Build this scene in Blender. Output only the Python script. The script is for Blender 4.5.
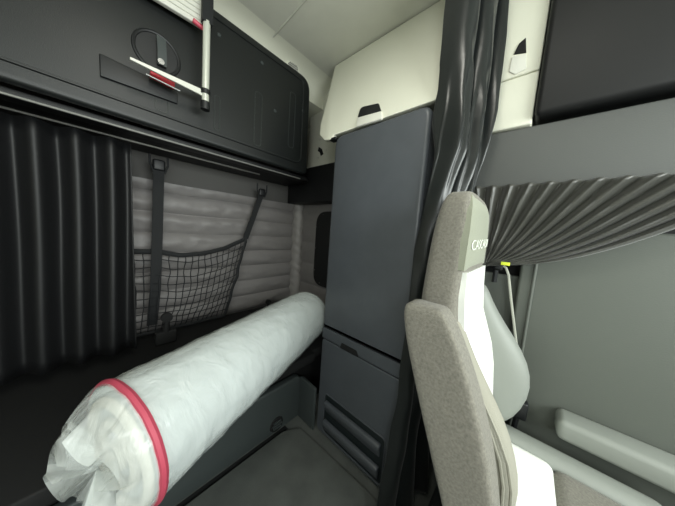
import bpy, bmesh, math, random
from mathutils import Vector, Matrix, noise
random.seed(7)
S = bpy.context.scene
COL = S.collection
for o in list(bpy.data.objects): bpy.data.objects.remove(o)

# ---------------------------------------------------------------- camera
F_PX, YAW, PITCH, ROLL = 214.2, 48.35, 5.75, -4.05
CAM = Vector((0, 0, 1.35))
a_, p_, r_ = (math.radians(v) for v in (YAW, PITCH, ROLL))
FWD = Vector((-math.cos(a_)*math.cos(p_), math.sin(a_)*math.cos(p_), -math.sin(p_)))
_rt = FWD.cross(Vector((0, 0, 1))).normalized(); _dn = FWD.cross(_rt)
RT = math.cos(r_)*_rt + math.sin(r_)*_dn
DN = -math.sin(r_)*_rt + math.cos(r_)*_dn
cd = bpy.data.cameras.new('camera'); cam = bpy.data.objects.new('camera', cd); COL.objects.link(cam)
M = Matrix((RT, -DN, -FWD)).transposed().to_4x4(); M.translation = CAM
cam.matrix_world = M
cd.sensor_fit = 'HORIZONTAL'; cd.sensor_width = 36; cd.lens = F_PX*36/675; cd.clip_start = .02
S.camera = cam

# ---------------------------------------------------------------- world, lights, exposure
w = bpy.data.worlds.new('daylight'); S.world = w; w.use_nodes = True
w.node_tree.nodes['Background'].inputs[0].default_value = (.80, .92, 1, 1)
w.node_tree.nodes['Background'].inputs[1].default_value = 1.2
S.view_settings.view_transform = 'Standard'; S.view_settings.look = 'None'
S.view_settings.exposure = 0.0; S.view_settings.gamma = 1; S.view_settings.use_curve_mapping = False
def area(name, loc, target, sx, sy, power, col):
    l = bpy.data.lights.new(name, 'AREA'); l.shape = 'RECTANGLE'; l.size = sx; l.size_y = sy
    l.energy = power; l.color = col
    o = bpy.data.objects.new(name, l); COL.objects.link(o); o.location = loc
    o.rotation_euler = (Vector(target)-Vector(loc)).to_track_quat('-Z', 'Y').to_euler()
    return o
area('windshield_daylight', (1.85, .3, 1.75), (-.4, .5, 1.0), 2.0, .8, 80, (.95, 1, .96))
area('passenger_window_daylight', (.75, -1.25, 1.7), (-.3, .8, 1.0), .7, .55, 14, (.95, 1, .97))
area('ceiling_dome_light', (-.25, .1, 2.57), (-.25, .12, 0), .3, .3, 7.5, (1, .98, .88))

# ---------------------------------------------------------------- helpers
def ray(u, v): return RT*((u-337.5)/F_PX) + DN*((v-253)/F_PX) + FWD
def ax(u, v, x): r = ray(u, v); return CAM + r*(x/r.x)
def ay(u, v, y): r = ray(u, v); return CAM + r*(y/r.y)
def az(u, v, z): r = ray(u, v); return CAM + r*((z-CAM.z)/r.z)

def lin(c): return tuple((x/12.92 if x <= .04045 else ((x+.055)/1.055)**2.4) for x in (v/255 for v in c))
def mat(name, rgb, rough=.6, metal=0, spec=.5, bump=0, bscale=40, var=0, vscale=6, coat=0, sheen=0, trans=0, weave=False, bdist=.004):
    m = bpy.data.materials.new(name); m.use_nodes = True
    nt = m.node_tree; b = nt.nodes['Principled BSDF']; L = nt.links
    c = lin(rgb) + (1,)
    b.inputs['Base Color'].default_value = c
    b.inputs['Roughness'].default_value = rough; b.inputs['Metallic'].default_value = metal
    b.inputs['Specular IOR Level'].default_value = spec
    b.inputs['Coat Weight'].default_value = coat; b.inputs['Coat Roughness'].default_value = .15
    b.inputs['Sheen Weight'].default_value = sheen
    tc = nt.nodes.new('ShaderNodeTexCoord')
    if var:
        n = nt.nodes.new('ShaderNodeTexNoise'); n.inputs['Scale'].default_value = vscale; n.inputs['Detail'].default_value = 6
        L.new(tc.outputs['Object'], n.inputs['Vector'])
        r = nt.nodes.new('ShaderNodeValToRGB')
        r.color_ramp.elements[0].position = .3; r.color_ramp.elements[1].position = .7
        r.color_ramp.elements[0].color = tuple(x*(1-var) for x in c[:3])+(1,)
        r.color_ramp.elements[1].color = tuple(min(1, x*(1+var)) for x in c[:3])+(1,)
        L.new(n.outputs['Fac'], r.inputs['Fac']); L.new(r.outputs['Color'], b.inputs['Base Color'])
    if bump:
        n2 = nt.nodes.new('ShaderNodeTexNoise'); n2.inputs['Scale'].default_value = bscale; n2.inputs['Detail'].default_value = 4
        L.new(tc.outputs['Object'], n2.inputs['Vector'])
        bp = nt.nodes.new('ShaderNodeBump'); bp.inputs['Strength'].default_value = bump; bp.inputs['Distance'].default_value = bdist
        L.new(n2.outputs['Fac'], bp.inputs['Height']); L.new(bp.outputs['Normal'], b.inputs['Normal'])
    return m

MT = dict(
    ceiling=mat('ceiling_fabric', (208, 208, 196), .95, bump=.15, bscale=300, var=.04),
    cream=mat('cream_plastic', (222, 222, 206), .5, bump=.06, bscale=200),
    sidegrey=mat('side_wall_plastic', (200, 200, 188), .6, bump=.1, bscale=200),
    wall=mat('wall_grey_vinyl', (92, 92, 90), .8, bump=.1, bscale=200),
    band=mat('grey_band_fabric', (104, 103, 100), .95, bump=.1, bscale=200),
    quilt=mat('quilted_vinyl', (120, 117, 116), .5, bump=.25, bscale=22, bdist=.01),
    post=mat('corner_post_vinyl', (140, 137, 135), .5, bump=.2, bscale=22, bdist=.01),
    rearw=mat('rear_band_vinyl', (84, 83, 81), .9, bump=.1, bscale=200),
    bunk=mat('bunk_black_plastic', (22, 25, 25), .45, bump=.25, bscale=260, bdist=.001),
    bunkedge=mat('bunk_edge_plastic', (44, 48, 47), .3),
    blackp=mat('black_plastic', (18, 20, 22), .5),
    deep=mat('matte_black', (9, 10, 11), .8),
    rail=mat('bright_rail_metal', (205, 205, 200), .3, metal=.8),  # lightened so the rail highlights show; also used for screws
    trimd=mat('dark_trim', (15, 16, 18), .55),
    cab=mat('slate_cabinet_plastic', (76, 80, 85), .38, bump=.35, bscale=420, bdist=.0006, var=.05, vscale=14),
    cabin=mat('slate_recess_shaded', (24, 31, 33), .35, bump=.1, bscale=200),  # cabinet slate darkened, recess shade put into the colour
    header=mat('header_grey', (90, 92, 90), .6, bump=.1, bscale=200),
    floor=mat('rubber_floor', (84, 87, 84), .75, var=.16, vscale=9, bump=.2, bscale=120),
    bench=mat('bench_plastic', (60, 66, 66), .5, bump=.2, bscale=260, bdist=.001),
    alu=mat('silver_tube', (205, 208, 196), .35, metal=.25),
    white=mat('white_plastic', (222, 222, 212), .5),
    red=mat('red_plastic', (190, 30, 48), .4),
    pink=mat('pink_tag', (205, 75, 95), .5),
    mattress=mat('mattress_cover', (178, 186, 186), .7, bump=.4, bscale=14, var=.08, vscale=10),
    piping=mat('red_piping', (176, 66, 86), .6),
    curtain=mat('satin_curtain', (17, 22, 22), .3, sheen=.12, bump=.25, bscale=18),
    curtain2=mat('window_curtain_fabric', (60, 60, 55), .4, sheen=.2, bump=.25, bscale=25),
    seat=mat('seat_grey_fabric', (118, 115, 106), .95, sheen=.15, bump=.8, bscale=420, var=.22, vscale=160, bdist=.002),
    seatpale=mat('seat_bolster_fabric', (148, 146, 134), .9, bump=.4, bscale=300),
    seatfront=mat('seat_pale_fabric', (140, 143, 126), .9, sheen=.2, bump=.3, bscale=260),
    seatwhite=mat('seat_white_leather', (232, 234, 228), .55, bump=.1, bscale=60),
    bolster=mat('bolster_grey_vinyl', (132, 136, 130), .55, bump=.08, bscale=60),
    text=mat('embroidery', (232, 236, 226), .7),
    web=mat('webbing', (22, 24, 26), .8, bump=.4, bscale=400),
    cord=mat('net_cord', (22, 24, 27), .8),
    beltm=mat('belt_webbing', (170, 172, 160), .7),
    yellow=mat('yellow_tag', (210, 225, 60), .6),
    door=mat('door_plastic', (88, 92, 86), .6, bump=.1, bscale=200),
    metal=mat('bright_steel', (190, 190, 190), .25, metal=.9),
    foam=mat('foam_end', (196, 196, 186), .9, bump=.4, bscale=30),
)
def plastic_film():
    m = bpy.data.materials.new('clear_plastic_film'); m.use_nodes = True; nt = m.node_tree; L = nt.links
    for n in list(nt.nodes): nt.nodes.remove(n)
    out = nt.nodes.new('ShaderNodeOutputMaterial'); mx = nt.nodes.new('ShaderNodeMixShader')
    tr = nt.nodes.new('ShaderNodeBsdfTransparent'); gl = nt.nodes.new('ShaderNodeBsdfPrincipled')
    gl.inputs['Base Color'].default_value = (.85, .9, .88, 1); gl.inputs['Roughness'].default_value = .16
    gl.inputs['Specular IOR Level'].default_value = 1
    tc = nt.nodes.new('ShaderNodeTexCoord'); mp = nt.nodes.new('ShaderNodeMapping'); mp.inputs['Scale'].default_value = (3, 3, 1.0)
    n = nt.nodes.new('ShaderNodeTexNoise'); n.inputs['Scale'].default_value = 6; n.inputs['Detail'].default_value = 5; n.inputs['Distortion'].default_value = .7
    L.new(tc.outputs['Object'], mp.inputs['Vector']); L.new(mp.outputs['Vector'], n.inputs['Vector'])
    bp = nt.nodes.new('ShaderNodeBump'); bp.inputs['Strength'].default_value = .8; bp.inputs['Distance'].default_value = .015
    L.new(n.outputs['Fac'], bp.inputs['Height']); L.new(bp.outputs['Normal'], gl.inputs['Normal'])
    mx.inputs[0].default_value = .34
    L.new(tr.outputs[0], mx.inputs[1]); L.new(gl.outputs[0], mx.inputs[2]); L.new(mx.outputs[0], out.inputs[0])
    return m
MT['film'] = plastic_film()

def V(*a): return Vector(a)
def thing(name, label, cat, loc, group=None):
    o = bpy.data.objects.new(name, None); COL.objects.link(o); o.location = loc; o.empty_display_size = .05
    tag(o, label, cat, group); return o
def tag(o, label, cat, group=None):
    o['label'] = label; o['category'] = cat
    if group: o['group'] = group
    return o
def obj(name, bm, m, parent=None, smooth=True, sub=0, label=None):
    me = bpy.data.meshes.new(name)
    bmesh.ops.recalc_face_normals(bm, faces=bm.faces)
    bm.to_mesh(me); bm.free()
    me.materials.append(MT[m] if isinstance(m, str) else m)
    for p in me.polygons: p.use_smooth = smooth
    o = bpy.data.objects.new(name, me); COL.objects.link(o)
    if smooth and not sub:
        try: me.set_sharp_from_angle(angle=math.radians(40))
        except Exception: pass
    if sub:
        s = o.modifiers.new('sub', 'SUBSURF'); s.levels = sub; s.render_levels = sub
    if parent:
        o.parent = parent; o.matrix_parent_inverse = Matrix.Translation(-wloc(parent))
    if label: o['label'] = label
    return o
def wloc(o):
    # all parents carry identity rotation; world location is the chain of locations
    if o.parent is None: return Vector(o.location)
    return wloc(o.parent) + o.matrix_parent_inverse.translation + Vector(o.location)
def struct(name, bm, m, smooth=True, **k):
    o = obj(name, bm, m, smooth=smooth, **k); o['kind'] = 'structure'; return o
def box(bm, lo, hi, bev=0, seg=3):
    lo, hi = Vector(lo), Vector(hi)
    g = bmesh.ops.create_cube(bm, size=1)
    vs = g['verts']
    for v in vs: v.co = Vector([(lo[i]+hi[i])/2 + v.co[i]*(hi[i]-lo[i]) for i in range(3)])
    if bev:
        es = list({e for v in vs for e in v.link_edges})
        bmesh.ops.bevel(bm, geom=es, offset=bev, segments=seg, affect='EDGES', profile=.5)
    return bm
def BX(lo, hi, bev=0, seg=3): return box(bmesh.new(), lo, hi, bev, seg)
def poly_prism(bm, pts, d, bev=0, seg=3):
    """extrude a planar polygon (3D points) by vector d"""
    b2 = bmesh.new()
    vs = [b2.verts.new(p) for p in pts]; f = b2.faces.new(vs)
    r = bmesh.ops.extrude_face_region(b2, geom=[f])
    top = [v for v in r['geom'] if isinstance(v, bmesh.types.BMVert)]
    for v in top: v.co += Vector(d)
    bmesh.ops.recalc_face_normals(b2, faces=b2.faces)
    if bev:
        es = [e for e in b2.edges if all(len(f_.verts) == len(pts) or True for f_ in e.link_faces) and any(len(f_.verts) == len(pts) for f_ in e.link_faces)]
        bmesh.ops.bevel(b2, geom=es, offset=bev, segments=seg, affect='EDGES', profile=.5)
    me = bpy.data.meshes.new('t'); b2.to_mesh(me); b2.free(); bm.from_mesh(me); bpy.data.meshes.remove(me)
    return bm
def rounded(pts, rs, n=6):
    """round the corners of a polygon; pts 3D coplanar; rs radius per corner"""
    out = []
    N = len(pts)
    for i in range(N):
        p, a, b = Vector(pts[i]), Vector(pts[i-1]), Vector(pts[(i+1) % N]); r = rs[i] if isinstance(rs, (list, tuple)) else rs
        if r <= 0: out.append(p); continue
        u, v = (a-p).normalized(), (b-p).normalized()
        ang = u.angle(v); t = min(r/math.tan(ang/2), (a-p).length*.49, (b-p).length*.49)
        s, e = p+u*t, p+v*t
        for k in range(n+1):
            q = k/n; out.append((1-q)**2*s + 2*q*(1-q)*p + q*q*e)
    return out
def tube(bm, path, r, seg=8, closed=False, ry=None):
    path = [Vector(p) for p in path]; rings = []; n = len(path); up = None
    for i, p in enumerate(path):
        if closed: t = (path[(i+1) % n]-path[i-1])
        else: t = path[min(i+1, n-1)]-path[max(i-1, 0)]
        t.normalize()
        if up is None:
            up = Vector((0, 0, 1)) if abs(t.z) < .9 else Vector((1, 0, 0))
        up = (up - t*up.dot(t)).normalized(); sd = t.cross(up)
        rr = r[i] if isinstance(r, (list, tuple)) else r
        r2 = rr if ry is None else ry
        rings.append([bm.verts.new(p + up*math.cos(2*math.pi*k/seg)*rr + sd*math.sin(2*math.pi*k/seg)*r2) for k in range(seg)])
    m = n if closed else n-1
    for i in range(m):
        A, B = rings[i], rings[(i+1) % n]
        for k in range(seg): bm.faces.new((A[k], A[(k+1) % seg], B[(k+1) % seg], B[k]))
    if not closed:
        bm.faces.new(rings[0][::-1]); bm.faces.new(rings[-1])
    return bm
def ribbon(bm, path, wdir, width, th):
    """flat strap along a path; wdir is the width direction"""
    wdir = Vector(wdir).normalized(); path = [Vector(p) for p in path]; R = []
    for i, p in enumerate(path):
        t = (path[min(i+1, len(path)-1)]-path[max(i-1, 0)]).normalized()
        wd = (wdir - t*wdir.dot(t)).normalized(); n = t.cross(wd)
        R.append([bm.verts.new(p+wd*sx*width/2+n*sy*th/2) for sx, sy in ((-1, -1), (1, -1), (1, 1), (-1, 1))])
    for A, B in zip(R, R[1:]):
        for k in range(4): bm.faces.new((A[k], A[(k+1) % 4], B[(k+1) % 4], B[k]))
    bm.faces.new(R[0][::-1]); bm.faces.new(R[-1]); return bm
def grid(bm, fn, nu, nv, thick=None):
    g = [[bm.verts.new(fn(i/nu, j/nv)) for j in range(nv+1)] for i in range(nu+1)]
    for i in range(nu):
        for j in range(nv): bm.faces.new((g[i][j], g[i+1][j], g[i+1][j+1], g[i][j+1]))
    return g
def solid_grid(bm, fn, nu, nv, back):
    """closed slab: front fn(u,v), back = fn + back vector (or callable)"""
    bk = back if callable(back) else (lambda u, v: fn(u, v)+Vector(back))
    A = [[bm.verts.new(fn(i/nu, j/nv)) for j in range(nv+1)] for i in range(nu+1)]
    B = [[bm.verts.new(bk(i/nu, j/nv)) for j in range(nv+1)] for i in range(nu+1)]
    for i in range(nu):
        for j in range(nv):
            bm.faces.new((A[i][j], A[i+1][j], A[i+1][j+1], A[i][j+1])); bm.faces.new((B[i][j], B[i][j+1], B[i+1][j+1], B[i+1][j]))
    for i in range(nu):
        bm.faces.new((A[i][0], B[i][0], B[i+1][0], A[i+1][0])); bm.faces.new((A[i][nv], A[i+1][nv], B[i+1][nv], B[i][nv]))
    for j in range(nv):
        bm.faces.new((A[0][j], A[0][j+1], B[0][j+1], B[0][j])); bm.faces.new((A[nu][j], B[nu][j], B[nu][j+1], A[nu][j+1]))
    return bm
def loft(bm, secs, n=32, e=3.0, cap=True):
    """secs: (z, xc, yc, hx, hy[, e]) superellipse rings in the xy plane (z may be a callable of (x, y))"""
    R = []
    for s in secs:
        z, xc, yc, hx, hy = s[:5]; ee = s[5] if len(s) > 5 else e
        ring = []
        for k in range(n):
            t = 2*math.pi*k/n; c, s_ = math.cos(t), math.sin(t)
            ring.append(bm.verts.new((xc+hx*math.copysign(abs(c)**(2/ee), c), yc+hy*math.copysign(abs(s_)**(2/ee), s_), z)))
        R.append(ring)
    for A, B in zip(R, R[1:]):
        for k in range(n): bm.faces.new((A[k], A[(k+1) % n], B[(k+1) % n], B[k]))
    if cap: bm.faces.new(R[0][::-1]); bm.faces.new(R[-1])
    return bm
def disc(bm, c, n, r, depth, seg=24, r2=None):
    """cylinder at c along normal n"""
    n = Vector(n).normalized(); a = n.orthogonal().normalized(); b = n.cross(a)
    c = Vector(c); r2 = r if r2 is None else r2
    A = [bm.verts.new(c+a*math.cos(2*math.pi*k/seg)*r+b*math.sin(2*math.pi*k/seg)*r) for k in range(seg)]
    B = [bm.verts.new(c+n*depth+a*math.cos(2*math.pi*k/seg)*r2+b*math.sin(2*math.pi*k/seg)*r2) for k in range(seg)]
    for k in range(seg): bm.faces.new((A[k], A[(k+1) % seg], B[(k+1) % seg], B[k]))
    bm.faces.new(A[::-1]); bm.faces.new(B); return bm
def torus(bm, c, n, R_, r, sx=1, sy=1, seg=32, a=None):
    n = Vector(n).normalized(); a = (Vector(a) if a else n.orthogonal()).normalized(); b = n.cross(a)
    return tube(bm, [Vector(c)+a*math.cos(2*math.pi*k/seg)*R_*sx+b*math.sin(2*math.pi*k/seg)*R_*sy for k in range(seg)], r, 8, True)
def nz(x, y, z, s=1): return noise.noise(Vector((x*s, y*s, z*s)))

# ---------------------------------------------------------------- room shell
XR, YS, YC, YR, ZC, XF = -1.95, 1.5, 1.3, -.95, 2.6, 1.7
XD = -.33   # where the narrower cab section begins
struct('floor', BX((XR-.1, YR-.1, -.06), (XF+.1, YS+.1, 0)), 'floor')
bm = bmesh.new(); box(bm, (XR-.1, YR-.1, ZC), (XF+.1, YS+.1, ZC+.06)); struct('ceiling', bm, 'ceiling')
struct('wall_rear', BX((XR-.06, YR-.1, 0), (XR, YS+.1, ZC)), 'rearw')
struct('wall_left', BX((XR, YS, 0), (XD, YS+.06, ZC)), 'sidegrey')
bm = bmesh.new(); box(bm, (XD, YC, 0), (XF+.1, YC+.06, 1.2)); box(bm, (XD, YC, 1.62), (XF+.1, YC+.06, ZC)); box(bm, (XD, YC, 1.2), (-.2, YC+.06, 1.62)); box(bm, (.75, YC, 1.2), (XF+.1, YC+.06, 1.62))
box(bm, (XD, YC+.06, 0), (XD+.05, YS+.06, ZC)); struct('wall_left_cab', bm, 'door')
bm = bmesh.new(); box(bm, (XR, YR-.06, 0), (.2, YR, ZC)); box(bm, (.2, YR-.06, 0), (XF+.1, YR, 1.3)); box(bm, (.2, YR-.06, 1.95), (XF+.1, YR, ZC)); box(bm, (1.1, YR-.06, 1.3), (XF+.1, YR, 1.95)); struct('wall_right', bm, 'sidegrey')
bm = bmesh.new(); box(bm, (XF, YR, 0), (XF+.06, YC, 1.25)); box(bm, (XF, YR, 2.15), (XF+.06, YC, ZC)); struct('wall_front', bm, 'sidegrey')

# cove between rear wall and ceiling, above the bunk
def cove(u, v):
    y = YR + (YS-YR)*u
    a = v*math.pi/2
    return V(-1.53+.15*(1-math.cos(a)) - .03*math.sin(2*a), y, 2.43+.17*math.sin(a))
bm = bmesh.new(); solid_grid(bm, cove, 30, 8, lambda u, v: V(-1.9, YR+(YS-YR)*u, 2.40+.199*v)); struct('trim_1', bm, 'cream')
# ceiling seam
bm = bmesh.new(); p1, p2, p3 = az(272, 38, ZC), az(286, 22, ZC), az(305, 0, ZC)
d = (p3-p1).normalized()
tube(bm, [p1, p2, p3, p3+d*.3, p3+d*.7], .006, 6); struct('trim_2', bm, 'sidegrey')
# dark trim in the rear left corner under the grey side wall
bm = bmesh.new(); box(bm, (-1.94, 1.33, 1.60), (-.95, 1.495, 1.925), .015); struct('trim_3', bm, 'trimd')
# rounded corner post
bm = bmesh.new(); 
def postp(u, v):
    z = .57+1.03*v; th = 2*math.pi*u
    r = .075+.006*math.sin(z*70+th*2)*(.5+nz(z*6, th, 0))+.004*nz(z*9, th, 3)
    return V(-1.905+r*math.cos(th), 1.455+r*.8*math.sin(th), z)
grid(bm, postp, 32, 160); struct('trim_4', bm, 'post')

# ---------------------------------------------------------------- quilted rear padding
def puff(t): return abs(math.sin(math.pi*t))**.6
def quilt(u, v):
    y = -.9 + (1.405+.9)*u; z = .56 + 1.04*v
    k = v*7.5
    wr = .010*nz(y*3, z*9, 0, 1.6) + .006*nz(y*14, z*14, 3)
    return V(XR+.02+.026*puff(k)+wr*puff(k), y, z+.006*nz(y*3, z*2, 9))
bm = bmesh.new(); solid_grid(bm, quilt, 160, 152, lambda u, v: V(XR+.001, -.9+(2.305)*u, .56+1.04*v))
q = obj('wall_padding', bm, 'quilt'); tag(q, 'grey horizontally channelled quilted padding on the rear wall behind the cargo net', 'wall padding')
def quilt2(u, v):
    x = -1.88 + .93*u; z = .56 + 1.04*v
    k = v*4.75
    return V(x, YS-.02-.014*puff(k)-.004*nz(x*12, z*12, 0), z)
bm = bmesh.new(); solid_grid(bm, quilt2, 60, 100, lambda u, v: V(-1.88+.93*u, YS-.001, .56+1.04*v))
q = obj('wall_padding', bm, 'quilt'); tag(q, 'grey padded side wall panel around the black oval opening', 'wall padding')
# oval window cover
t = thing('window_cover', 'black rounded oval cover with small snaps on the side wall left of the tall cabinet', 'window cover', (-1.45, YS-.03, .8))
P = [ay(316, 214, 1.46), ay(316, 285, 1.46)]
x0, z0, z1 = -1.60, .80, 1.53
pts = rounded([V(x0, 1.468, z0), V(x0, 1.468, z1), V(-1.18, 1.468, z1), V(-1.18, 1.468, z0)], .13, 8)
bm = bmesh.new(); poly_prism(bm, pts, (0, -.022, 0), .008); obj('cover', bm, 'deep', t)
for x, z in ((-1.58, .95), (-1.59, 1.17), (-1.585, 1.38), (-1.50, 1.50), (-1.50, .83)):
    bm = bmesh.new(); disc(bm, (x, 1.447, z), (0, -1, 0), .006, .004, 12, .003); obj('snap', bm, 'metal', t)

# ---------------------------------------------------------------- upper bunk
XB = -1.45
t = thing('upper_bunk', 'folded black moulded upper bunk base above the quilted rear wall', 'bunk', (XB-.1, .3, 1.74))
pts = rounded([V(XB, -.85, 1.80), V(XB, -.85, 2.53), V(XB, 1.165, 2.53), V(XB, 1.18, 1.80)], [.05, .05, .10, .04], 8)
bm = bmesh.new(); poly_prism(bm, pts, (-.045, 0, 0), .018, 4); obj('base_shell', bm, 'bunk', t)
pts = rounded([V(XB, -.80, 1.87), V(XB, -.80, 2.485), V(XB, 1.10, 2.485), V(XB, 1.11, 1.87)], .06, 6)
bm = bmesh.new(); tube(bm, pts, .007, 6, True); obj('moulded_rim', bm, 'bunk', t)
for u, va, vb, wd in ((217, 96, 130, .028), (258, 92, 146, .05), (162, 92, 112, .05), (292, 92, 148, .05)):
    a, b = ax(u, va, XB), ax(u, vb, XB)
    y = (a.y+b.y)/2; pts = rounded([V(XB-.003, y-wd/2, b.z), V(XB-.003, y-wd/2, a.z), V(XB-.003, y+wd/2, a.z), V(XB-.003, y+wd/2, b.z)], wd*.45, 5)
    bm = bmesh.new(); tube(bm, pts, .005, 6, True); obj('moulded_slot', bm, 'bunkedge', t)
for u, v in ((219, 35), (262, 63), (303, 83), (275, 111), (303, 111)):
    c = ax(u, v, XB-.001); bm = bmesh.new(); disc(bm, c, (1, 0, 0), .012, .006, 16, .008); obj('bolt', bm, 'bench', t)
c = ax(157.5, 53.5, XB)
bm = bmesh.new(); torus(bm, c, (1, 0, 0), .086, .008); disc(bm, c-V(.004, 0, 0), (1, 0, 0), .082, .006, 32); obj('latch_dish', bm, 'blackp', t)
bm = bmesh.new(); ribbon(bm, [ax(161, 38, XB+.012), ax(162, 52, XB+.02), ax(162, 66, XB+.02)], (0, 1, 0), .035, .014); obj('latch_paddle', bm, 'bench', t)
bm = bmesh.new(); disc(bm, ax(161, 62, XB+.028), (1, 0, 0), .013, .006); obj('latch_button', bm, 'metal', t)
# release handle and its bracket
bm = bmesh.new(); a, b = ax(147, 80, XB+.02), ax(178, 94, XB+.02)
poly_prism(bm, [V(XB-.002, a.y-.15, a.z-.06), V(XB-.002, a.y-.15, a.z+.03), V(XB-.002, b.y, b.z+.02), V(XB-.002, b.y, b.z-.045)], (.015, 0, 0), .004)
obj('release_bracket', bm, 'blackp', t)
bm = bmesh.new(); a, b = ax(150, 73.5, XB+.05), ax(174, 86, XB+.05); tube(bm, [a, a.lerp(b, .5), b], .018, 12)
obj('release_handle', bm, 'red', t, label='red release handle')
bm = bmesh.new(); a, b = ax(146, 74, XB+.07), ax(180, 91, XB+.07); tube(bm, [a, b], .004, 8); obj('handle_rod', bm, 'metal', t)
# underside lip
# rails under the bunk
t = thing('bunk_rail', 'dark metal channel rail with painted highlights beneath the black upper bunk', 'rail', (-1.7, .3, 1.72))
bm = bmesh.new(); box(bm, (-1.94, -.85, 1.775), (-1.585, 1.30, 1.81), .006); box(bm, (-1.59, -.85, 1.765), (-1.50, 1.22, 1.794), .006); obj('channel', bm, 'trimd', t)
bm = bmesh.new(); tube(bm, [V(-1.505, -.85, 1.770), V(-1.505, 1.15, 1.770)], .006, 8); obj('rail_highlight', bm, 'rail', t)  # bright tubes stand in for the highlights along the dark channel
bm = bmesh.new(); tube(bm, [V(-1.72, -.85, 1.772), V(-1.72, .90, 1.772)], .007, 8); obj('rail_highlight', bm, 'rail', t)

# white ribbed board
t = thing('ribbed_board', 'white ribbed board above the folded bunk at the upper left', 'board', ax(180, 12, -1.40))
XW = -1.39
lo1, lo2 = ax(155, -2, XW), ax(202, 27, XW)
dirv = (lo1-lo2)
slp = dirv.z/dirv.y; zt = 2.59; yl = lo2.y-.75
pts = [lo2, V(XW, yl, lo2.z+slp*(yl-lo2.y)), V(XW, yl, zt), V(XW, lo2.y, zt)]
bm = bmesh.new(); poly_prism(bm, pts, (-.025, 0, 0), .004); obj('board', bm, 'white', t)
for k in range(1, 6):
    z = lo2.z+.024*k
    if z < zt-.02 and z+slp*(yl-lo2.y) < zt-.02:
        bm = bmesh.new(); tube(bm, [V(XW+.001, lo2.y-.01, z), V(XW+.001, yl+.01, z+slp*(yl+.02-lo2.y))], .003, 6); obj('rib', bm, 'sidegrey', t)
bm = bmesh.new(); a, b = ax(193, 20, XW+.01), ax(203, 28.5, XW+.01); tube(bm, [a, b], .011, 8); obj('corner_tab', bm, 'pink', t, label='pink red corner tab')

# folding support arm: silver tube with flat bar
XT = -1.34
t = thing('support_arm', 'silver tube with white flat bar and black strap folded against the black bunk', 'support arm', ax(208, 108, XT))
a, b = ax(206.8, 22, XT), ax(205.3, 104, XT)
bm = bmesh.new(); tube(bm, [a, b], .0165, 16); obj('tube', bm, 'alu', t)
bm = bmesh.new(); tube(bm, [ax(205.3, 102, XT), ax(205.2, 110, XT)], .021, 16); obj('foot_cap', bm, 'blackp', t)
bm = bmesh.new(); tube(bm, [ax(205.5, 90, XT), ax(205.4, 94.5, XT)], .022, 16); obj('collar', bm, 'blackp', t)
bm = bmesh.new(); ribbon(bm, [ax(207.5, -14, XT), ax(207.5, 4, XT), ax(207, 24, XT)], (0, 1, 0), .046, .03); obj('strap', bm, 'web', t)
bm = bmesh.new(); a, b = ax(130, 58, XT+.03), ax(203, 92, XT)
poly_prism(bm, [a+V(0, 0, .006), a-V(0, 0, .004), b-V(0, 0, .018), b+V(0, 0, .012)], (-.012, 0, 0), .002); obj('flat_bar', bm, 'white', t)

# round speaker grille on the cove
t = thing('speaker_grille', 'round grey perforated speaker grille in the ceiling corner above the bunk end', 'speaker', ax(293, 62, -1.42))
c = V(-1.499, 1.02, 2.542); nrm = V(1, -.05, -.5).normalized()
bm = bmesh.new(); disc(bm, c-nrm*.012, nrm, .061, .014, 32, .058); obj('housing', bm, 'cream', t)
bm = bmesh.new(); disc(bm, c-nrm*.002, nrm, .052, .004, 32, .050); obj('mesh_plate', bm, 'sidegrey', t)
bm = bmesh.new(); a = nrm.orthogonal().normalized(); b = nrm.cross(a)
for i in range(-5, 6):
    for j in range(-5, 6):
        if (i*i+j*j) < 27: disc(bm, c+a*i*.0092+b*j*.0092+nrm*.001, nrm, .0036, .002, 6, .004)
o = obj('perforation', bm, 'wall', t)

# ---------------------------------------------------------------- cargo net
t = thing('cargo_net', 'black cargo net hanging from webbing straps in front of the quilted wall', 'net', (-1.83, .3, .6))
XN = -1.85
def netp(u, v):
    # v=0 bottom, v=1 top; u=0 left end, u=1 right end
    yt = .10 + .745*u; yb = .10 + .59*u
    seg_a = .22
    if u < seg_a: s = u/seg_a; sag = .004*4*s*(1-s); base = 1.145-.01*s
    else: s = (u-seg_a)/(1-seg_a); sag = .075*4*s*(1-s)*(1-.25*s); base = 1.135+.10*s
    zt_ = base-sag
    y = yb+(yt-yb)*v; z = .58+(zt_-.58)*v
    bulge = .10*math.sin(math.pi*min(1, v*.95+.03))*math.sin(math.pi*(.08+.84*u))
    return V(XN+.01+bulge+.02*v+.008*nz(u*9, v*9, 2), y+.012*nz(u*7, v*7, 5), z+.010*nz(u*7, v*7, 8))
bm = bmesh.new()
NU, NV = 17, 11
for i in range(NU+1): tube(bm, [netp(i/NU, j/22) for j in range(23)], .003, 5)
for j in range(NV+1): tube(bm, [netp(i/52, j/NV) for i in range(53)], .003, 5)
obj('netting', bm, 'cord', t)
bm = bmesh.new(); tube(bm, [netp(i/60, 1) for i in range(61)], .016, 8, ry=.006); obj('top_hem', bm, 'web', t)
bm = bmesh.new(); tube(bm, [netp(i/60, 0) for i in range(61)], .012, 8, ry=.006); obj('bottom_hem', bm, 'web', t)
bm = bmesh.new(); tube(bm, [netp(1, j/20) for j in range(21)], .006, 8, ry=.012); obj('side_hem', bm, 'web', t)
bm = bmesh.new(); tube(bm, [netp(0, j/20) for j in range(21)], .006, 8, ry=.012); obj('side_hem', bm, 'web', t)
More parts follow.
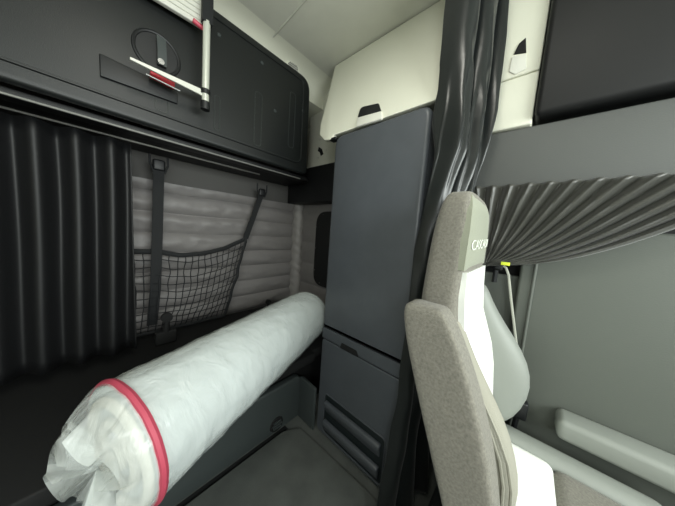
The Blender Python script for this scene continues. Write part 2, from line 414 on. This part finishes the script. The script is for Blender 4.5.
def hookloop(c, parent, m='web'):
    bm = bmesh.new()
    tube(bm, [c+V(0, -.045, .055), c+V(0, -.045, .0), c+V(0, -.028, -.05), c+V(0, .028, -.05), c+V(0, .045, .0), c+V(0, .045, .055)], .006, 8)
    return obj('hanging_loop', bm, m, parent)
# long left strap
a = ax(159, 166, XN+.03); b = ax(157, 248, XN+.06); c = ax(152, 325, XN+.03)
bm = bmesh.new(); ribbon(bm, [a, a.lerp(b, .5), b, b.lerp(c, .5)+V(.04, 0, 0), c], (0, 1, 0), .055, .006); obj('strap', bm, 'web', t)
bm = bmesh.new(); box(bm, a+V(-.014, -.032, -.03), a+V(.014, .032, .04), .012); obj('strap_buckle', bm, 'blackp', t)
hookloop(a+V(0, 0, .01), t)
# right strap
e = netp(1, 1); a2 = ax(262, 193, XN+.03)
bm = bmesh.new(); ribbon(bm, [a2, a2.lerp(e, .5), e], (0, 1, 0), .045, .006); obj('strap', bm, 'web', t)
bm = bmesh.new(); box(bm, a2+V(-.014, -.03, -.03), a2+V(.014, .03, .035), .012); obj('strap_buckle', bm, 'blackp', t)
hookloop(a2+V(0, 0, .02), t)
e = netp(0, 1); a3 = V(XN+.03, .06, 1.64)
bm = bmesh.new(); ribbon(bm, [a3, a3.lerp(e, .5), e], (0, 1, 0), .045, .006); obj('strap', bm, 'web', t)
hookloop(a3+V(0, 0, .02), t)

# lower latch buckles on the bunk
def latch(u, v, s, lab):
    p = ax(u, v, -1.70); p.z = .552
    t = thing('tether_latch', lab, 'latch', p, 'tether latches at the back of the lower bunk')
    bm = bmesh.new(); box(bm, p+V(-.02, -.045*s, -.01), p+V(.02, .045*s, .06*s), .01); obj('latch_body', bm, 'deep', t)
    bm = bmesh.new(); tube(bm, [p+V(0, 0, .05*s), p+V(0, .005, .11*s)], [.018*s, .012*s], 10); obj('stem', bm, 'deep', t)
    bm = bmesh.new(); disc(bm, p+V(-.012, .005, .13*s), (1, 0, 0), .025*s, .024, 16); obj('knob', bm, 'deep', t)
latch(268, 300, .9, 'small black latch with round knob right of the cargo net')
latch(166, 330, 1.25, 'large black latch with round knob behind the cargo net near the left strap')

# ---------------------------------------------------------------- lower bunk base
t = thing('lower_bunk', 'dark grey lower bunk base carrying the rolled mattress along the rear wall', 'bunk', (-1.4, .3, 0))
bm = bmesh.new(); box(bm, (-1.94, -.93, .48), (-.97, .94, .540), .008); box(bm, (-1.94, .94, .48), (-1.0, 1.47, .540), .008); obj('platform', bm, 'deep', t)
bm = bmesh.new(); box(bm, (-1.92, -.93, .0), (-1.16, 1.46, .48)); obj('storage_box', bm, 'deep', t)
pts = rounded([V(-1.10, -.93, .0), V(-1.10, -.93, .315), V(-1.10, .945, .315), V(-1.10, .945, .0)], [0, 0, .05, 0], 6)
bm = bmesh.new(); poly_prism(bm, pts, (-.05, 0, 0), .012); obj('front_panel', bm, 'bench', t)
pts = rounded([V(-1.115, .93, 0), V(-1.115, .93, .312), V(-.942, .93, .300), V(-.942, .93, 0)], [0, .04, .01, 0], 6)
bm = bmesh.new(); poly_prism(bm, pts, (0, .022, 0), .006); obj('return_panel', bm, 'bench', t)
c = ax(276.5, 424, -1.10)
bm = bmesh.new(); disc(bm, c-V(.002, 0, 0), (1, 0, 0), .05, .008, 28, .046); o = obj('heater_outlet', bm, 'deep', t)
for k in (-1, 0, 1):
    bm = bmesh.new(); box(bm, c+V(.006, -.035+abs(k)*.008, k*.02-.003), c+V(.014, .035-abs(k)*.008, k*.02+.004)); obj('louvre', bm, 'bench', o)
# floor mat with a gap before the bunk
pts = rounded([V(-1.055, -.9, 0), V(-1.06, .78, 0), V(-1.00, .875, 0), V(-.50, .90, 0), V(1.2, .90, 0), V(1.2, -.9, 0)], [.0, .05, .03, 0, 0, 0], 5)
bm = bmesh.new(); poly_prism(bm, [p+V(0, 0, .001) for p in pts], (0, 0, .018), .006)
o = obj('floor_mat', bm, 'floor'); tag(o, 'dark grey rubber floor mat in front of the lower bunk', 'floor mat')
bm = bmesh.new(); box(bm, (-1.098, -.93, .0005), (-1.065, .82, .002)); struct('gap_shade', bm, 'deep')  # black strip painting the shade in the gap beside the mat

# ---------------------------------------------------------------- rolled mattress in plastic
A0, A1 = V(-.775, .022, .716), V(-1.125, .995, .752)
Rd = (A1-A0); LEN = Rd.length; Rd.normalize(); Ru = (V(0, 0, 1)-Rd*Rd.z).normalized(); Rs = Rd.cross(Ru)
R0, R1 = .175, .165
def rollp(s, th, k=1.0, wr=0.0):
    r = (R0+(R1-R0)*s)*k
    if s > .9: q = (s-.9)/.1; r *= math.sqrt(max(0, 1-q**3*.16))
    p = A0+Rd*(LEN*s)
    n = (nz(s*5, math.cos(th)*1.6, math.sin(th)*1.6, 2.2)*.5 + nz(s*12+4, math.cos(th)*4, math.sin(th)*4, 1.5)*.3)
    r *= 1+wr*n
    return p+(Ru*math.cos(th)+Rs*math.sin(th))*r
t = thing('rolled_mattress', 'rolled white mattress wrapped in clear plastic with red piping at its near end', 'mattress', A0.lerp(A1, .5)-V(0, 0, .175))
bm = bmesh.new(); NS, NT = 60, 64
R = [[bm.verts.new(rollp(i/NS, 2*math.pi*k/NT, .985, .03)) for k in range(NT)] for i in range(NS+1)]
for i in range(NS):
    for k in range(NT): bm.faces.new((R[i][k], R[i][(k+1) % NT], R[i+1][(k+1) % NT], R[i+1][k]))
bm.faces.new(R[-1]); c0 = bm.verts.new(A0+Rd*.01)
for k in range(NT): bm.faces.new((R[0][(k+1) % NT], R[0][k], c0))
obj('mattress_roll', bm, 'mattress', t)
# spiral end of the roll
def spir(a): r = .02+(R0-.012-.02)*(a/(5*math.pi)); return A0-Rd*.004+(Ru*math.cos(a)+Rs*math.sin(a))*r
bm = bmesh.new(); tube(bm, [spir(a*5*math.pi/140) for a in range(141)], .014, 8); obj('rolled_edge', bm, 'foam', t)
# piping ring
bm = bmesh.new(); tube(bm, [rollp(.012, 2*math.pi*k/64, 1.0, .03) for k in range(64)], .011, 8, True); obj('piping', bm, 'piping', t, label='red piping')
# plastic wrap with crumpled tail past the near end
bm = bmesh.new()
def wrap(i, k):
    th = 2*math.pi*k/96; s = i/200
    if s >= .07:
        q = (s-.07)/.93
        ridge = abs(nz(q*26+math.cos(th)*2, math.cos(th)*2.2, math.sin(th)*2.2, 1.0))
        return rollp(q, th, 1.016+.03*max(0, .12-ridge)*4*(.5+nz(q*4, th, 7)), .045)
    q = (.07-s)/.07
    base = rollp(0, th, 1.018*(1-.22*q*q), .05)
    return base-Rd*(.075*q)*(1+.3*math.sin(th*3+1)) + Ru*(.012*q*math.sin(th*9)) + Rs*(.012*q*math.cos(th*11)) + V(0, 0, -.02*q)
R = [[bm.verts.new(wrap(i, k)) for k in range(96)] for i in range(201)]
for i in range(200):
    for k in range(96): bm.faces.new((R[i][k], R[i][(k+1) % 96], R[i+1][(k+1) % 96], R[i+1][k]))
bm.faces.new(R[-1])
c0 = bm.verts.new(A0-Rd*.045-V(0, 0, .02))
mid = [bm.verts.new(c0.co.lerp(R[0][k].co, .55)+Rd*(.025*math.sin(k*.9))) for k in range(96)]
for k in range(96):
    bm.faces.new((R[0][(k+1) % 96], R[0][k], mid[k], mid[(k+1) % 96])); bm.faces.new((mid[(k+1) % 96], mid[k], c0))
obj('plastic_wrap', bm, 'film', t)

# ---------------------------------------------------------------- tall cabinet
YF = .955
CX0, CX1, CZ = -.935, -.375, 1.905
t = thing('tall_cabinet', 'tall slate grey cabinet with one long door beside the curtain', 'cabinet', (-.65, 1.2, 0))
bm = bmesh.new(); pts = rounded([V(CX0, YF+.03, 0), V(CX0, YF+.03, CZ), V(CX1, YF+.03, CZ), V(CX1, YF+.03, 0)], [0, .05, .05, 0])
poly_prism(bm, pts, (0, .51, 0), .004); obj('body', bm, 'cab', t)
def doorp(bm, x0, x1, zl0, zl1, zr0, zr1, y, rad, bev=.012, th=.03):
    pts = rounded([V(x0, y+th, zl0), V(x0, y+th, zl1), V(x1, y+th, zr1), V(x1, y+th, zr0)], rad, 6)
    poly_prism(bm, pts, (0, -th, 0), bev, 5)
# upper door: rounded free edge
bm = bmesh.new(); doorp(bm, CX0, CX1, .735, CZ+.004, .738, CZ+.012, YF, [.006, .06, .05, .006], .02, .045); dr = obj('door', bm, 'cab', t)
bm = bmesh.new(); tube(bm, [V(CX0-.003, YF+.03, 1.33), V(CX0-.003, YF+.03, 1.42)], .006, 8); obj('side_catch', bm, 'metal', dr)
# pull strip and lower door
bm = bmesh.new(); doorp(bm, CX0+.002, CX1-.002, .660, .729, .660, .732, YF+.001, .006, .004, .036); ds = obj('pull_strip', bm, 'cab', t)
pts = [V(-.775, YF, .656), V(-.765, YF, .690), V(-.655, YF, .690), V(-.635, YF, .656)]
bm = bmesh.new(); poly_prism(bm, rounded(pts, .006, 3), (0, -.002, 0), .0006); obj('finger_pull', bm, 'deep', ds)
bm = bmesh.new(); doorp(bm, CX0+.003, CX1-.004, .012, .652, .012, .652, YF+.003, .02, .006, .036); dd = obj('lower_door', bm, 'cab', t)
bm = bmesh.new(); box(bm, (CX0+.006, YF+.014, .60), (CX1-.01, YF+.035, .78)); obj('shadow_gap', bm, 'deep', t)
bm = bmesh.new(); poly_prism(bm, rounded([V(-.87, YF+.004, .035), V(-.87, YF+.004, .305), V(-.43, YF+.004, .305), V(-.43, YF+.004, .035)], .025, 6), (0, -.004, 0), .0015); v = obj('vent_recess', bm, 'cabin', dd)  # flush plate, its darker slate stands in for recess shade
bm = bmesh.new(); tube(bm, rounded([V(-.87, YF, .035), V(-.87, YF, .305), V(-.43, YF, .305), V(-.43, YF, .035)], .025, 6), .004, 8, True); obj('recess_rim', bm, 'cab', v)
for zc in (.225, .095):
    bm = bmesh.new()
    poly_prism(bm, [V(-.855, YF+.0, zc-.045), V(-.855, YF-.028, zc+.02), V(-.855, YF-.024, zc+.04), V(-.855, YF+.0, zc+.045)], (.405, 0, 0), .008, 4); obj('louvre', bm, 'cab', v)

# ---------------------------------------------------------------- white overhead cabinet over the tall cabinet
t = thing('overhead_cabinet', 'cream white overhead cabinet with black latch above the tall slate cabinet', 'cabinet', (-.65, 1.2, 1.93))
tl, tr = ay(335, 66, 1.235), ay(439, 0, 1.235)
bl = ay(320.5, 125, YF+.005)
zb0, ztop = 1.925, 2.598
def facepts(off=0):
    yb, yt = YF+.004, 1.235
    ps = [V(-.985, yb, zb0), V(-1.01, yb+(yt-yb)*.10, zb0+.07), V(-1.09, yt, ztop-.05), V(-1.07, yt, ztop), V(-.36, yt, ztop), V(-.36, yb, zb0)]
    return ps
yb, yt = YF+.004, 1.235
def onf(x, z): return V(x, yb+(yt-yb)*(z-zb0)/(ztop-zb0), z)
XLB, XLT = -1.03, -1.135
ps = [onf(-.95, zb0-.003), onf(-.965, zb0-.03), onf(-1.02, zb0-.022), onf(-1.095, zb0+.035), onf(-1.135, zb0+.13), onf(-1.187, zb0+.38), onf(-1.258, ztop-.006), onf(-.34, ztop-.004), onf(-.34, zb0+.002)]
bm = bmesh.new(); poly_prism(bm, rounded(ps, [0, .01, .02, .03, .05, .1, .01, 0, 0], 4), (0, .035, 0), .007, 4); dr = obj('door', bm, 'cream', t)
bm = bmesh.new(); box(bm, (-.98, 1.25, 1.93), (-.34, 1.49, 2.595)); poly_prism(bm, [V(-.98, 1.0, 1.935), V(-.98, 1.26, 1.935), V(-.98, 1.26, 2.59)], (.64, 0, 0)); obj('body', bm, 'cream', t)
def on_door(u, v):
    r = ray(u, v); n = V(0, -(ztop-zb0), (yt-yb)); p0 = onf(0, zb0)
    return CAM+r*((p0-CAM).dot(n)/r.dot(n))
q = [on_door(358, 118), on_door(361, 108), on_door(379, 104), on_door(381.5, 112)]
bm = bmesh.new(); poly_prism(bm, rounded([p+V(0, .003, 0) for p in q], [.005, .02, .02, .005], 4), (0, -.008, .003), .002); lt = obj('latch_opening', bm, 'deep', dr)
q = [on_door(357, 128), on_door(358, 119), on_door(382, 112.5), on_door(383, 120)]
bm = bmesh.new(); poly_prism(bm, rounded([p+V(0, .003, 0) for p in q], .008, 4), (0, -.012, .004), .003); obj('latch_paddle', bm, 'white', dr)
bm = bmesh.new(); p = on_door(333, 137); box(bm, p+V(-.03, .0, -.015), p+V(.02, .04, .0), .003); obj('hinge', bm, 'blackp', t)
# grey end bracket panel with a notch and screws (side wall filler)
t = thing('side_panel', 'pale grey side panel with black notch and screws left of the overhead cabinet', 'panel', (-1.2, 1.4, 1.87))
bm = bmesh.new(); p = [ay(300, 171, 1.38), ay(306, 110, 1.38), ay(336, 110, 1.38), ay(336, 160, 1.38)]
bm = bmesh.new(); box(bm, (-1.72, 1.39, 1.93), (-1.0, 1.49, 2.595), .01); obj('panel', bm, 'sidegrey', t)
q = [ay(u, v, 1.388) for u, v in ((318, 151), (319, 147), (322, 149), (323.5, 154), (321, 156), (320, 152.5))]
bm = bmesh.new(); poly_prism(bm, q, (0, -.004, 0)); obj('notch', bm, 'deep', t)
for u, v in ((320, 139), (326, 150), (318, 158)):
    bm = bmesh.new(); disc(bm, ay(u, v, 1.389), (0, -1, 0), .007, .004, 12, .005); obj('screw', bm, 'rail', t)

# ---------------------------------------------------------------- divider curtain (bunched)
prof = [(2.58, -.325, .93, -.215, 1.17), (2.2, -.315, .93, -.205, 1.17), (1.9, -.305, .93, -.205, 1.16), (1.7, -.295, .93, -.225, 1.15), (1.52, -.315, .92, -.25, 1.12),
        (1.3, -.34, .91, -.30, 1.12), (1.0, -.345, .90, -.31, 1.12), (.65, -.345, .885, -.31, 1.12), (.3, -.36, .85, -.30, 1.12), (.02, -.362, .80, -.27, 1.12)]
def interp(z):
    for A, B in zip(prof, prof[1:]):
        if A[0] >= z >= B[0]:
            k = (A[0]-z)/(A[0]-B[0]); return [A[i]+(B[i]-A[i])*k for i in range(1, 5)]
    return prof[-1][1:] if z < .1 else prof[0][1:]
def curt(u, v):
    z = .022+2.572*v; xa, ya, xb, yb_ = interp(z)
    n = V(-(yb_-ya), xb-xa, 0).normalized()
    ph = 2*math.pi*2.35*u + 2.2 + .5*math.sin(z*1.9) + .5*nz(u*3, z*1.5, 1)
    low = .62+.38*max(0, min(1, (z-1.2)/.5))
    amp = (.047+.012*nz(u*2, z*2, 4))*low
    s2 = .22*math.sin(2*ph+z*2)
    w = amp*(math.sin(ph)+s2*.5) + .010*nz(u*9+z*3, z*4.5, 2)
    if 1.45 < z < 2.05: w += .010*math.sin(ph*2.6+z*22*(u-.4))*math.sin(math.pi*(z-1.45)/.6)
    along = .016*math.cos(ph)*low
    d2 = V(xb-xa, yb_-ya, 0).normalized()
    p = V(xa+(xb-xa)*u, ya+(yb_-ya)*u, z) + n*w + d2*along
    return p
bm = bmesh.new(); grid(bm, curt, 150, 170)
o = obj('divider_curtain', bm, 'curtain'); sm = o.modifiers.new('th', 'SOLIDIFY'); sm.thickness = .003
tag(o, 'tall dark satin curtain gathered at the right edge of the slate cabinet', 'curtain')

# ---------------------------------------------------------------- cab overhead and header above the door
t = thing('overhead_console', 'cream white overhead console right of the curtain above the gathered window curtain', 'console', (-.1, 1.25, 1.84))
bm = bmesh.new(); box(bm, (-.25, 1.2, 1.845), (-.055, 1.295, 2.05), .006); obj('lower_panel', bm, 'cream', t)
bm = bmesh.new(); box(bm, (-.25, 1.2, 2.054), (-.055, 1.295, 2.598), .006); obj('upper_panel', bm, 'cream', t)
q = [ay(u, v, 1.2) for u, v in ((513.5, 55), (519, 44), (526, 38), (526.3, 53))]
bm = bmesh.new(); poly_prism(bm, [p+V(0, .002, 0) for p in q], (0, -.006, 0), .002); obj('latch_opening', bm, 'deep', t)
q = [ay(u, v, 1.2) for u, v in ((509, 72), (512, 57), (526.3, 54), (526.3, 69), (515, 75))]
bm = bmesh.new(); poly_prism(bm, rounded([p+V(0, .002, 0) for p in q], .006, 3), (0, -.006, 0), .002); obj('latch_paddle', bm, 'white', t)
bm = bmesh.new(); disc(bm, ay(485, 130, 1.198), (0, -1, 0), .008, .008, 12); obj('screw', bm, 'rail', t)
bm = bmesh.new(); box(bm, (-.05, 1.17, 1.86), (1.2, 1.295, 2.598), .02); o = obj('overhead_bin', bm, 'trimd'); tag(o, 'dark overhead bin at the far right above the door', 'bin')
bm = bmesh.new(); box(bm, (-.25, 1.215, 1.58), (.9, 1.298, 1.842), .008); o = obj('window_header', bm, 'header'); tag(o, 'slate grey header panel between white console and gathered window curtain', 'panel')
# window
bm = bmesh.new(); box(bm, (-.2, 1.335, 1.2), (.75, 1.345, 1.62)); o = struct('window_1', bm, 'deep')
# gathered window curtain
tie = V(-.152, 1.212, 1.25)
def wc(u, v):
    # v=0 at header, v=1 at the tie; u across
    xt = -.26+.80*u; top = V(xt, 1.185, 1.60)
    end = tie+V(.012*u, 0, -.02+.012*u)
    k = v
    sag = V(.02, .0, -.085)*u*math.sin(math.pi*k)**1.0
    p = top.lerp(end, k**.85)+sag*.75
    amp = .016*(1-.55*k)
    p.y += amp*math.sin(u*2*math.pi*13+.6*math.sin(k*4)) + .008*nz(u*5, k*4, 1)
    return p
bm = bmesh.new(); grid(bm, wc, 170, 60)
o = obj('window_curtain', bm, 'curtain2'); sm = o.modifiers.new('th', 'SOLIDIFY'); sm.thickness = .003
tag(o, 'grey window curtain with fanned pleats gathered behind the seat headrest', 'curtain')
# door panel with ribs
t = thing('door_panel', 'grey green door panel seen past the seat under the gathered window curtain', 'door panel', (.4, 1.28, .3))
bm = bmesh.new(); box(bm, (-.02, 1.255, .25), (1.2, 1.298, 1.42), .012); obj('panel', bm, 'door', t)
bm = bmesh.new(); box(bm, (.16, 1.15, .62), (.8, 1.256, .70), .02); obj('armrest', bm, 'bolster', t)
bm = bmesh.new(); tube(bm, [V(.03, 1.25, .3), V(.03, 1.25, 1.38)], .006, 8); obj('edge_bead', bm, 'door', t)

# seat belt
t = thing('seat_belt', 'seat belt with yellow tag hanging on the pillar behind the driver seat', 'seat belt', (-.07, 1.24, .9))
pb = [ay(u, v, 1.236) for u, v in ((497, 266), (502, 265), (506, 268), (508.5, 275), (511, 300), (514, 325), (517, 350), (520, 380))]
bm = bmesh.new(); tube(bm, pb, .005, 8, ry=.003); obj('webbing', bm, 'beltm', t)
c = ay(500, 266, 1.238); bm = bmesh.new(); box(bm, c+V(-.022, -.01, -.018), c+V(.012, .012, .016), .005); obj('guide_loop', bm, 'blackp', t)
a, b = ay(501, 263, 1.185), ay(510, 264, 1.185); bm = bmesh.new(); box(bm, V(a.x, 1.182, a.z-.008), V(b.x, 1.188, a.z+.006), .001); obj('tag', bm, 'yellow', t, label='yellow tag')
bm = bmesh.new(); tube(bm, [ay(u, v, 1.24) for u, v in ((496, 270), (495, 276), (494, 282))], .010, 8); obj('lower_webbing', bm, 'web', t)

# ---------------------------------------------------------------- driver seat
t = thing('driver_seat', 'two tone grey and white driver seat seen from its side, facing right', 'seat', (.1, .9, 0))
# grey shell with headrest: (z, x back, x front, y0, y1)
sh = [(.46, -.09, .0, .70, 1.10), (.52, -.11, -.02, .68, 1.12), (.60, -.145, -.035, .67, 1.14), (.75, -.195, -.06, .665, 1.14), (.875, -.232, -.08, .668, 1.135), (.95, -.245, -.10, .67, 1.13), (1.08, -.256, -.125, .68, 1.11), (1.18, -.254, -.13, .69, 1.085),
      (1.28, -.250, -.128, .695, 1.065), (1.38, -.243, -.127, .70, 1.055), (1.45, -.232, -.130, .705, 1.05), (1.492, -.218, -.138, .72, 1.035), (1.503, -.200, -.150, .75, 1.0)]
bm = bmesh.new(); loft(bm, [(z, (a+b)/2, (c+d)/2, (b-a)/2, (d-c)/2, 5) for z, a, b, c, d in sh], 40)
obj('backrest', bm, 'seat', t, sub=1)
# front facings, built as thin padded slabs on the front of the shell
def front_x(z):
    for A, B in zip(sh, sh[1:]):
        if A[0] <= z <= B[0]:
            k = (z-A[0])/(B[0]-A[0]); return A[2]+(B[2]-A[2])*k
    return sh[-1][2]
def slab(zs, m, name, depth=.02, crown=.01, extra=0, zr=None):
    """zs: list of (z, y0, y1, xoff)"""
    bm = bmesh.new()
    def f(u, v):
        t_ = v*(len(zs)-1); i = min(int(t_), len(zs)-2); k = t_-i
        A, B = zs[i], zs[i+1]; z, y0, y1, xo = [A[j]+(B[j]-A[j])*k for j in range(4)]
        y = y0+(y1-y0)*u
        edge = (1-(2*u-1)**4)*(1-(2*v-1)**10)
        zz = z + (zr*(u-.5) if zr else 0)
        return V(front_x(z)+xo+crown*edge, y, zz)
    solid_grid(bm, f, 20, 40, (-depth, 0, 0)); return obj(name, bm, m, t)
slab([(1.262, .700, 1.062, -.004), (1.35, .702, 1.052, -.004), (1.44, .712, 1.045, -.004), (1.485, .735, 1.02, -.006)], 'seatfront', 'headrest_facing', .03, .008)
slab([(.60, .74, 1.04, .020), (.75, .735, 1.05, .018), (.95, .72, 1.06, .03), (1.08, .715, 1.06, .012), (1.18, .71, 1.055, .008), (1.255, .715, 1.05, .004)], 'seatwhite', 'centre_panel', .05, .008)
def bol(name, m, pts, y0, y1):
    bm = bmesh.new(); loft(bm, [(z, (xb+xf)/2, (y0+y1)/2+dy, (xf-xb)/2, (y1-y0)/2*k, 2.6) for z, xb, xf, k, dy in pts], 28); return obj(name, bm, m, t, sub=1)
bol('side_bolster', 'seatpale', [(.56, -.12, .03, .6, 0), (.62, -.14, .05, .9, 0), (.72, -.16, .058, 1, 0), (.80, -.17, .04, 1, 0), (.88, -.20, .010, 1, 0), (.965, -.21, -.050, .9, .01), (1.05, -.20, -.10, .7, .02), (1.12, -.18, -.125, .4, .02)], .650, .750)
bol('side_bolster', 'bolster', [(.60, -.12, .0, .5, 0), (.65, -.14, .035, .8, 0), (.75, -.16, .07, 1, 0), (.84, -.18, .066, 1, 0), (.92, -.18, .035, 1, 0), (1.02, -.18, -.04, .9, 0), (1.10, -.18, -.09, .8, -.01), (1.18, -.18, -.118, .5, -.02)], 1.05, 1.18)
# seams on the near side
def sidey(z):
    for A, B in zip(sh, sh[1:]):
        if A[0] <= z <= B[0]: k = (z-A[0])/(B[0]-A[0]); return A[3]+(B[3]-A[3])*k
    return .7
for off in (0, .016, .03):
    bm = bmesh.new(); tube(bm, [V(x-off-.008, .656-off*.15, z) for x, z in ((-.075, .99), (-.03, .93), (.005, .87), (.032, .81), (.046, .75), (.05, .69), (.045, .63))], .004, 6); obj('seam_piping', bm, 'seatpale', t)
# embroidered word
cu = bpy.data.curves.new('word', 'FONT'); cu.body = 'CASCADIA'; cu.size = .062; cu.extrude = .0006; cu.offset = -.0008; cu.align_x = 'LEFT'; cu.space_character = 1.0
to = bpy.data.objects.new('word', cu); COL.objects.link(to)
bpy.context.view_layer.update()
me = bpy.data.meshes.new_from_object(to.evaluated_get(bpy.context.evaluated_depsgraph_get())); bpy.data.objects.remove(to)
me.transform(Matrix.Scale(.31/max(.001, max(v.co.x for v in me.vertices)), 4, (1, 0, 0)))
# text x -> +y, text y -> +z, text normal -> +x
for v in me.vertices: c = v.co.copy(); v.co = V(-.1225+c.z*1.0, .725+c.x, 1.322+.03*c.x+c.y*.72)
for v in me.vertices:
    u_ = (v.co.y-.702)/.35; e_ = (1-(2*u_-1)**4); v.co.x = front_x(v.co.z)-.004+.008*e_+.0022+(v.co.x+.1225)
me.materials.clear(); me.materials.append(MT['text'])
o = bpy.data.objects.new('embroidered_word', me); COL.objects.link(o); o.parent = t; o.matrix_parent_inverse = Matrix.Translation(-wloc(t)); o['label'] = 'white embroidered lettering'
# cushion
def cush(name, m, x0, x1, y0, y1, z0, z1, bev):
    bm = bmesh.new(); box(bm, (x0, y0, z0), (x1, y1, z1), bev, 5); return obj(name, bm, m, t)
cush('cushion_bolster', 'seat', -.02, .42, .64, .74, .42, .585, .04)
cush('cushion_bolster', 'bolster', -.02, .42, 1.07, 1.17, .42, .585, .04)
cush('cushion_centre', 'seatwhite', -.06, .16, .73, 1.08, .42, .575, .03)
cush('cushion_front', 'seat', .15, .45, .73, 1.08, .42, .575, .04)
bm = bmesh.new(); box(bm, (-.16, .70, .12), (.36, 1.10, .42), .03); obj('pedestal', bm, 'blackp', t)
bm = bmesh.new(); box(bm, (-.20, .66, .0), (.40, 1.14, .12), .02); obj('base_rail', bm, 'deep', t)
# folded armrest
ar = [(.42, .010, .060, .545), (.55, -.034, .050, .545), (.656, -.074, .034, .545), (.75, -.110, .017, .55), (.844, -.146, -.002, .55), (.95, -.186, -.036, .555), (1.04, -.220, -.072, .56), (1.10, -.238, -.101, .565), (1.14, -.246, -.124, .568), (1.160, -.243, -.140, .572), (1.168, -.232, -.152, .58)]
bm = bmesh.new(); loft(bm, [(z-.0, (a+b)/2, (y0+.645)/2, (b-a)/2, (.645-y0)/2, 8) for z, a, b, y0 in ar], 48)
obj('folded_armrest', bm, 'seat', t, sub=1)
bm = bmesh.new(); disc(bm, (-.02, .64, .52), (0, 1, 0), .035, .05, 20); obj('armrest_pivot', bm, 'blackp', t)
# buckle at the far side
t = thing('belt_buckle', 'black belt buckle and bracket between the seat cushion and the door', 'buckle', (.06, 1.215, .5))
bm = bmesh.new(); p = ay(518, 410, 1.215); tube(bm, [V(p.x-.02, 1.215, .1), V(p.x-.01, 1.215, .45), V(p.x, 1.215, p.z-.02)], .01, 8); obj('stalk', bm, 'blackp', t)
bm = bmesh.new(); box(bm, p+V(-.03, -.018, -.03), p+V(.03, .018, .05), .008); obj('buckle_head', bm, 'blackp', t)

# dark curtain added to blacken the left side of the view
def bc(u, v):
    y = -.88+1.01*u; z = .60+1.13*v
    return V(-1.62+.030*math.sin(u*2*math.pi*9+.5*math.sin(z*3))+.01*nz(u*8, z*2, 1), y, z)
bm = bmesh.new(); grid(bm, bc, 160, 20)
o = obj('added_dark_curtain', bm, 'trimd'); sm = o.modifiers.new('th', 'SOLIDIFY'); sm.thickness = .003
tag(o, 'added dark pleated curtain at the far left below the upper bunk', 'curtain')
